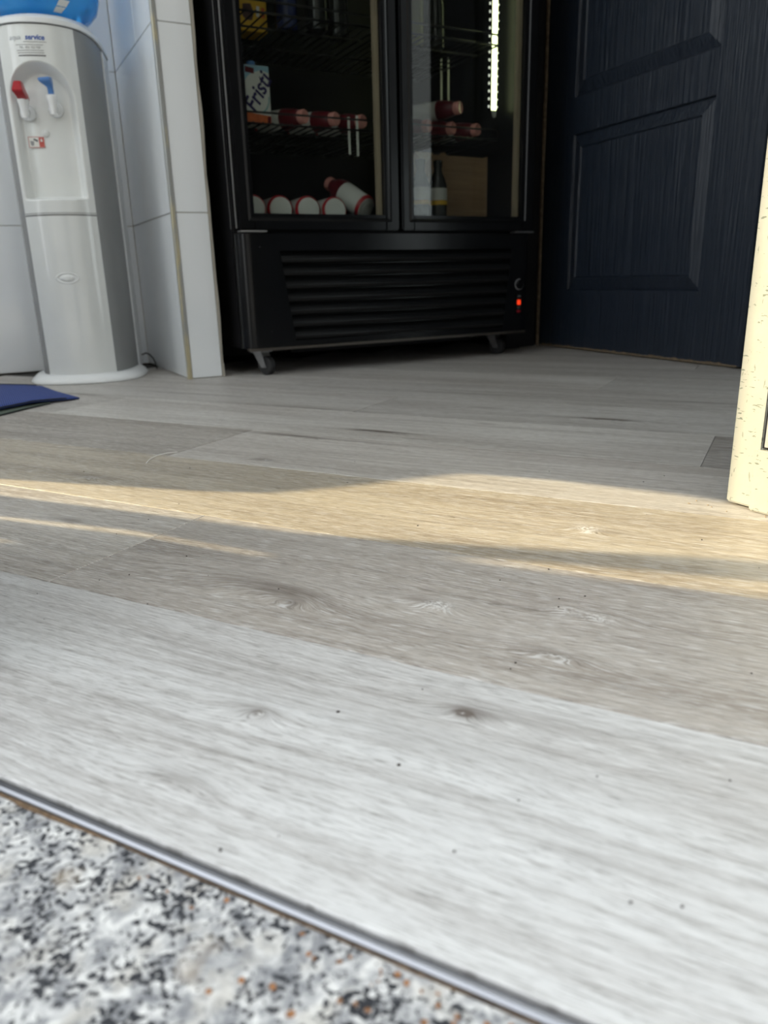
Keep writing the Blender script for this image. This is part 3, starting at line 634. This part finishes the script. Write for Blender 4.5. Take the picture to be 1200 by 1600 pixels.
# local: x viewer's right, -y front
def front_y(u): return -.155 + .036*(abs(u)/.084)**2.4
PW = .084
def panel(zs, fn, nu=56):
    bm = nb(); vr = []
    for z in zs:
        vr.append([bm.verts.new((u, front_y(u)+fn(u, z), z)) for u in [PW*(-1+2*i/nu) for i in range(nu+1)]])
    for a, b in zip(vr, vr[1:]):
        for i in range(nu): bm.faces.new((a[i], a[i+1], b[i+1], b[i]))
    return bm
def sst(a, b, x):
    t = min(1, max(0, (x-a)/(b-a))); return t*t*(3-2*t)
RZ0, RZ1, RW = .447, .742, .0735
def recess(u, z):
    if z < RZ0: return 0
    # arch: straight sides, round top
    zc = RZ1-.085; sx = (u+.002)/RW
    d = abs(sx) if z < zc else math.sqrt(sx*sx + ((z-zc)/(RZ1-zc))**2.3 if z > zc else 0)
    m = min(1, max(0, (1-d)/.22))
    m *= sst(RZ0-.001, RZ0+.006, z)
    flatten = (-.155-front_y(u))          # back of the niche is flatter than the panel
    return m*(.042 + flatten*.6)
zs = [.412+i*(.818-.412)/150 for i in range(151)]
up_ = obj('upper_front_panel', panel(zs, recess), M['shell'], WD, 'all')
lo_ = obj('lower_front_panel', panel([.022, .2, .4085], lambda u, z: 0), M['shell'], WD, 'all')
obj('panel_seam', panel([.407, .4135], lambda u, z: .002), M['side'], WD)
# tray front lines
obj('drip_tray_seam', tube(nb(), [(u, front_y(u)-.0002, .4140+.001) for u in [PW*(-1+i/12) for i in range(25)]], .0007, 5), M['side'], WD)
def side_plan(off=0):
    y = front_y(PW)
    return [(PW, y), (.096, -.103), (.106, -.078), (.114, -.045), (.119, -.005), (.122, .045)]
sp_ = side_plan()
for s in (-1, 1):
    bm = nb(); loft(bm, [[(s*x, y, z) for x, y in sp_] for z in (.022, .4, .818)], closed=False); bmesh.ops.recalc_face_normals(bm, faces=bm.faces[:])
    obj('side_panel', bm, M['side'], WD, 'all')
obj('back_shell', box(nb(), -.1245, .1245, .045, .150, .012, .822, bev=.006), M['white'], WD, True)
obj('inner_core', bx(-.08, .08, -.085, .05, .03, .40), M['side'], WD)
def plan_ring(sc, z, grow=0):
    p = []
    for i in range(17): u = PW*(-1+i/8); p.append((u, front_y(u)))
    right = sp_[1:]; pts = p + right + [(.124, .148), (-.124, .148)] + [(-x, y) for x, y in right[::-1]]
    out = []
    for x, y in pts:
        L = math.hypot(x, y); out.append((x*(1+grow/L)*sc, y*(1+grow/L)*sc, z))
    return out
bm = nb(); loft(bm, [plan_ring(1, .8195, .0), plan_ring(1, .8205, .005), plan_ring(1, .830, .005), plan_ring(1, .836, -.001), plan_ring(1, .839, -.012), plan_ring(1, .840, -.04)])
obj('top_cover', bm, M['white'], WD, True)
obj('cover_gap', loft(nb(), [plan_ring(1, .8175, .0006), plan_ring(1, .8197, .0006)]), M['crack'], WD)
obj('bottle_collar', lathe(nb(), [(.112, .838), (.112, .845), (.106, .852), (.096, .855), (.084, .851), (.05, .845)], 48, cap=False), M['white'], WD, True)
def base_ring(g, z):
    return [((.124+g)*cos(a)*(1.0), (.150+g)*sin(a) - .006, z) for a in [2*pi*i/64 for i in range(64)]]
def sup(g, z):
    out = []
    for i in range(72):
        a = 2*pi*i/72; c, s = cos(a), sin(a); e = .72
        out.append(((.126+g)*math.copysign(abs(c)**e, c), (.156+g)*math.copysign(abs(s)**e, s), z))
    return out
obj('base', loft(nb(), [sup(.020, .0005), sup(.022, .004), sup(.016, .012), sup(.004, .022), sup(-.01, .0235)]), M['white'], WD, 'all')
# oval grip emblem
e_ = obj('oval_emblem', loft(nb(), [[(.0275*r*cos(a), front_y(.0275*r*cos(a))+d, .262+.0125*r*sin(a)*(1-.25*cos(a)**4)) for a in [2*pi*i/36 for i in range(36)]] for r, d in ((1.1, .0002), (1.04, -.0012), (.92, -.0012), (.86, -.0002), (.62, -.0004), (.55, -.0018), (.2, -.0022))], cap0=False), M['shell'], WD, 'all')
NY = front_y(0)+.0415   # back of the niche
# taps
def tap(x, z, mat, tall):
    t = obj('tap', lathe(nb(), [(.0175, 0), (.0175, .005), (.0155, .008), (.009, .0085)], 28, Matrix.Translation((x, NY, z)) @ Matrix.Rotation(pi/2, 4, 'X')), M['white'], WD, True)
    b = lathe(nb(), [(.0075, -.018), (.0085, -.010), (.011, .012), (.0128, .016), (.0128, .022), (.010, .024)], 24)
    bmesh.ops.transform(b, matrix=Matrix.Translation((x, NY-.033, z+.002)), verts=b.verts[:])
    obj('spout', b, M['white'], t, True)
    obj('stem', tube(nb(), [(x, NY+.001, z), (x, NY-.028, z)], .008, 14), M['white'], t, True)
    if tall:
        b = loft(nb(), [[(x-.006, NY-.039, z+.024), (x+.006, NY-.039, z+.024), (x+.006, NY-.028, z+.024), (x-.006, NY-.028, z+.024)],
                        [(x-.006, NY-.044, z+.040), (x+.006, NY-.044, z+.040), (x+.006, NY-.030, z+.042), (x-.006, NY-.030, z+.042)],
                        [(x-.021, NY-.060, z+.050), (x+.005, NY-.060, z+.053), (x+.007, NY-.034, z+.057), (x-.019, NY-.034, z+.055)],
                        [(x-.022, NY-.060, z+.056), (x+.004, NY-.060, z+.059), (x+.006, NY-.034, z+.063), (x-.020, NY-.034, z+.061)]])
    else:
        b = loft(nb(), [[(x-.009, NY-.044, z+.022), (x+.011, NY-.044, z+.022), (x+.013, NY-.022, z+.022), (x-.009, NY-.022, z+.022)],
                        [(x-.011, NY-.056, z+.030), (x+.010, NY-.056, z+.030), (x+.012, NY-.022, z+.032), (x-.011, NY-.022, z+.032)],
                        [(x-.016, NY-.066, z+.036), (x+.008, NY-.066, z+.036), (x+.008, NY-.030, z+.046), (x-.014, NY-.030, z+.046)],
                        [(x-.010, NY-.056, z+.058), (x+.005, NY-.056, z+.058), (x+.005, NY-.034, z+.060), (x-.009, NY-.034, z+.060)]])
    bmesh.ops.bevel(b, geom=b.edges[:], offset=.0015, segments=2, affect='EDGES', clamp_overlap=True)
    obj('lever', b, mat, t, True)
tap(-.043, .640, M['red'], False); tap(.022, .648, M['blue'], True)
obj('button', lathe(nb(), [(.009, 0), (.009, .002), (.006, .004), (0, .0045)], 24, Matrix.Translation((-.010, NY, .598)) @ Matrix.Rotation(pi/2, 4, 'X')), M['shell'], WD, True)
st = obj('warning_sticker', bx(-.0515, -.0145, NY-.0006, NY, .566, .589), M['ctn'], WD)
obj('red_field', bx(-.0275, -.0155, NY-.0010, NY-.0006, .567, .588), plain('sticker_red', (.55, .10, .08), .5), st)
for a in ((-.0515, -.0145, .5885, .5897), (-.0515, -.0145, .5655, .5667), (-.0515, -.0503, .566, .589)): obj('red_border', bx(a[0], a[1], NY-.0009, NY-.0006, a[2], a[3]), plain('sticker_border', (.50, .16, .15), .5), st)
obj('cup_drawing', loft(nb(), [[(-.0475, NY-.0009, .580), (-.0385, NY-.0009, .580), (-.0385, NY-.0007, .580), (-.0475, NY-.0007, .580)], [(-.046, NY-.0009, .570), (-.040, NY-.0009, .570), (-.040, NY-.0007, .570), (-.046, NY-.0007, .570)]]), M['greyline'], st)
obj('tap_drawing', loft(nb(), [[(-.0400, NY-.0009, .583), (-.031, NY-.0009, .578), (-.031, NY-.0007, .578), (-.0400, NY-.0007, .583)], [(-.0380, NY-.0009, .586), (-.029, NY-.0009, .582), (-.029, NY-.0007, .582), (-.0380, NY-.0007, .586)]]), M['grey'], st)
text('HOT', .0075, M['ctn'], st, (-.0215, NY-.0013, .583), (pi/2, 0, 0), name='sticker_lettering') if False else None
obj('white_symbol', loft(nb(), [[(-.0245, NY-.0014, .579), (-.0185, NY-.0014, .579), (-.0185, NY-.0011, .579), (-.0245, NY-.0011, .579)], [(-.0225, NY-.0014, .5855), (-.0205, NY-.0014, .5855), (-.0205, NY-.0011, .5855), (-.0225, NY-.0011, .5855)]]), M['ctn'], st)
# logo and lines on the upper front
def on_front(o):
    """bend flat lettering on to the curved front"""
    mw = o.matrix_basis.copy(); o.matrix_basis = Matrix.Identity(4)
    for v in o.data.vertices:
        c = mw @ v.co; v.co = (c.x, front_y(c.x) - .0003 + (c.y+.2), c.z)
    return o
def flat_line(x0, x1, z, hh, mat):
    bm = nb(); loft(bm, [[(x, -.2003, z-hh), (x, -.2003, z+hh), (x, -.1997, z+hh), (x, -.1997, z-hh)] for x in [x0+(x1-x0)*i/12 for i in range(13)]]); bmesh.ops.recalc_face_normals(bm, faces=bm.faces[:])
    on_front(obj('printed_line', bm, mat, WD))
on_front(text('aqua', .0150, M['logo1'], WD, (-.0400, -.2, .7905), (pi/2, 0, 0), shear=.15, name='logo_lettering', sx=.95))
on_front(text('service', .0155, M['logo2'], WD, (.0035, -.2, .7905), (pi/2, 0, 0), shear=.2, bold=.0004, name='logo_lettering', sx=.95))
for x0, x1, z, hh in ((-.022, .028, .7815, .0006), (-.040, .020, .7755, .0006), (-.039, .020, .7640, .0007), (-.038, .020, .7590, .0008), (-.037, .023, .7535, .0013)):
    flat_line(x0, x1, z, hh, M['greyline'] if hh < .001 else M['grey'])
on_front(text('TEL. 902 102 758', .0066, M['greyline'], WD, (-.010, -.2, .7697), (pi/2, 0, 0), name='small_lettering'))
# power cable at the right foot
obj('power_cable', tube(nb(), [(.128, .10, .045), (.140, .095, .050), (.150, .090, .046), (.160, .085, .035), (.166, .080, .020), (.168, .078, .006), (.165, .11, .004)], .0022, 6), M['crack'], WD, True)
# inverted bottle on top
wb_ = empty('water_bottle', (.282, 2.262, .8575)); tag(wb_, 'blue inverted water bottle sitting on the water dispenser', 'bottle')
WD_prof = [(.028, -.10+.09), (.060, .000), (.092, .005), (.112, .014), (.128, .030), (.136, .055), (.138, .09), (.134, .10), (.138, .11), (.138, .20), (.134, .21), (.138, .22), (.138, .30), (.13, .325), (.10, .34), (0, .335)]
obj('bottle_body', lathe(nb(), WD_prof, 56), M['bott'], wb_, True)
a0 = R(-90+9)
def on_b(a, z):
    for (r0, z0), (r1, z1) in zip(WD_prof, WD_prof[1:]):
        if z0 <= z <= z1: return (( r0+(r1-r0)*(z-z0)/(z1-z0))+.0006)
bm = nb(); rg = []
for i in range(7):
    z = .0055+.020*i/6; rg.append([(on_b(0, z)*cos(a), on_b(0, z)*sin(a), z) for a in [a0+R(11.5)*j/6 + i*.012 for j in range(7)]])
loft(bm, rg, closed=False); obj('white_sticker', bm, M['ctn'], wb_)

# ================================================================== MAT, CRUMBS, THREAD
mt = empty('floor_mat', (-.10, 1.93, 0)); tag(mt, 'blue ribbed floor mat with black binding and green underside, corner curled', 'mat')
ML = Vector((-.10, 1.93, 0))
top = [(-.42, 2.25), (.046, 2.205), (.103, 2.13), (.135, 2.06), (.155, 1.93), (.192, 1.816)]
bot = [(-.42, 1.72), (.022, 1.712), (.060, 1.742), (.095, 1.765), (.135, 1.79), (.192, 1.8155)]
hz = [(.004, .010), (.005, .011), (.007, .011), (.009, .012), (.009, .009), (.0045, .0045)]
bm = nb(); NS = 10; rg = []
segs = []
for i in range(len(top)-1):
    for k in range(6):
        f = k/6
        segs.append(tuple(top[i][j]+(top[i+1][j]-top[i][j])*f for j in (0, 1)) + tuple(bot[i][j]+(bot[i+1][j]-bot[i][j])*f for j in (0, 1)) + (hz[i][0]+(hz[i+1][0]-hz[i][0])*f, hz[i][1]+(hz[i+1][1]-hz[i][1])*f))
segs.append((*top[-1], *bot[-1], *hz[-1]))
for tx, ty, bx_, by_, ht, hb in segs:
    row = []
    for j in range(NS+1):
        f = j/NS; z = ht+(hb-ht)*f + .004*sin(pi*f)*min(1, (.2-tx)*6)
        row.append((tx+(bx_-tx)*f-ML.x, ty+(by_-ty)*f-ML.y, z))
    rg.append(row)
loft(bm, rg, closed=False); bmesh.ops.recalc_face_normals(bm, faces=bm.faces[:])
ex = bmesh.ops.extrude_face_region(bm, geom=bm.faces[:]); bmesh.ops.translate(bm, vec=(0, 0, -.003), verts=[v for v in ex['geom'] if isinstance(v, bmesh.types.BMVert)])
bmesh.ops.recalc_face_normals(bm, faces=bm.faces[:])
obj('mat_top', bm, M['mat'], mt, 'all')
obj('black_binding', tube(nb(), [Vector((s[2], s[3], s[5]+.0003))-ML for s in segs[:-3]], .0016, 6), M['black2'], mt, True)
obj('black_binding', tube(nb(), [Vector((s[0], s[1], s[4]+.0006))-ML for s in segs[:-14]], .0013, 6), M['black2'], mt, True)
ul = [(-.42, 1.665), (.022, 1.672), (.090, 1.745), (.128, 1.782), (.09, 1.80), (-.42, 1.85)]
obj('underside_fold', prism(nb(), [(x-ML.x, y-ML.y) for x, y in ul], .0008, .0042), M['green'], mt)
obj('black_binding', tube(nb(), [Vector((x, y, .0014))-ML for x, y in ul[:4]], .0014, 6), M['black2'], mt, True)

def at(al, pe, z=0): return DV*al + NV*pe + Vector((0, 0, z))
th = obj('white_thread', tube(nb(), [(.190, 1.082, .0008), (.200, 1.104, .0012), (.214, 1.122, .0014), (.230, 1.130, .0012), (.246, 1.131, .0008)], .0006, 6), M['thread'], None, True)
tag(th, 'short curved white thread lying on the grey planks', 'thread')
bm = nb(); rr = random.Random(11)
def crumb(al, pe, z, s):
    p = at(al, pe, z); m = Matrix.Translation(p) @ Matrix.Rotation(rr.random()*3, 4, 'Z') @ Matrix.Diagonal((s*rr.uniform(.7, 1.3), s*rr.uniform(.6, 1), s*.6, 1))
    bmesh.ops.create_icosphere(bm, subdivisions=1, radius=1, matrix=m)
CR = [(.475, .497), (.35, .468), (.49, .44), (.505, .42), (.155, .30), (.09, .30), (.06, .335), (.03, .26), (.105, .255), (.21, .33), (.19, .56), (.16, .60), (.05, .73), (.20, .21), (.0, .36)]
for a, p in CR: crumb(a, p, .0005, rr.uniform(.0006, .0011))
for i in range(60): crumb(rr.uniform(-.1, 1.0), rr.uniform(.22, 1.0), .0004, rr.uniform(.0004, .0009))
tag(obj('dark_specks', bm, plain('dark_grit', (.05, .04, .035), .9)), 'dark grit specks scattered over the grey planks', 'grit', kind='stuff')
bm = nb()
for i in range(30):
    a = rr.gauss(.11, .05); crumb(a, .191-abs(rr.gauss(0, .008)), -.0026, rr.uniform(.0005, .0014))
for a, p in ((.152, .163), (.140, .166), (.160, .154), (.128, .16), (.115, .172), (.03, .165)): crumb(a, p, -.0025, .0016)
tag(obj('orange_crumbs', bm, plain('orange_brown_crumb', (.30, .14, .06), .9, var=.4, vscale=200)), 'orange-brown crumbs on the granite along the metal strip', 'crumbs', kind='stuff')
bm = nb()
for i in range(26): crumb(rr.uniform(-.06, .08), rr.uniform(.82, .865)-0, .0005, rr.uniform(.0005, .0011))
tag(obj('sawdust_grains', bm, plain('tan_dust', (.42, .32, .20), .9)), 'tan dust grains at the foot of the cream jamb', 'dust', kind='stuff')
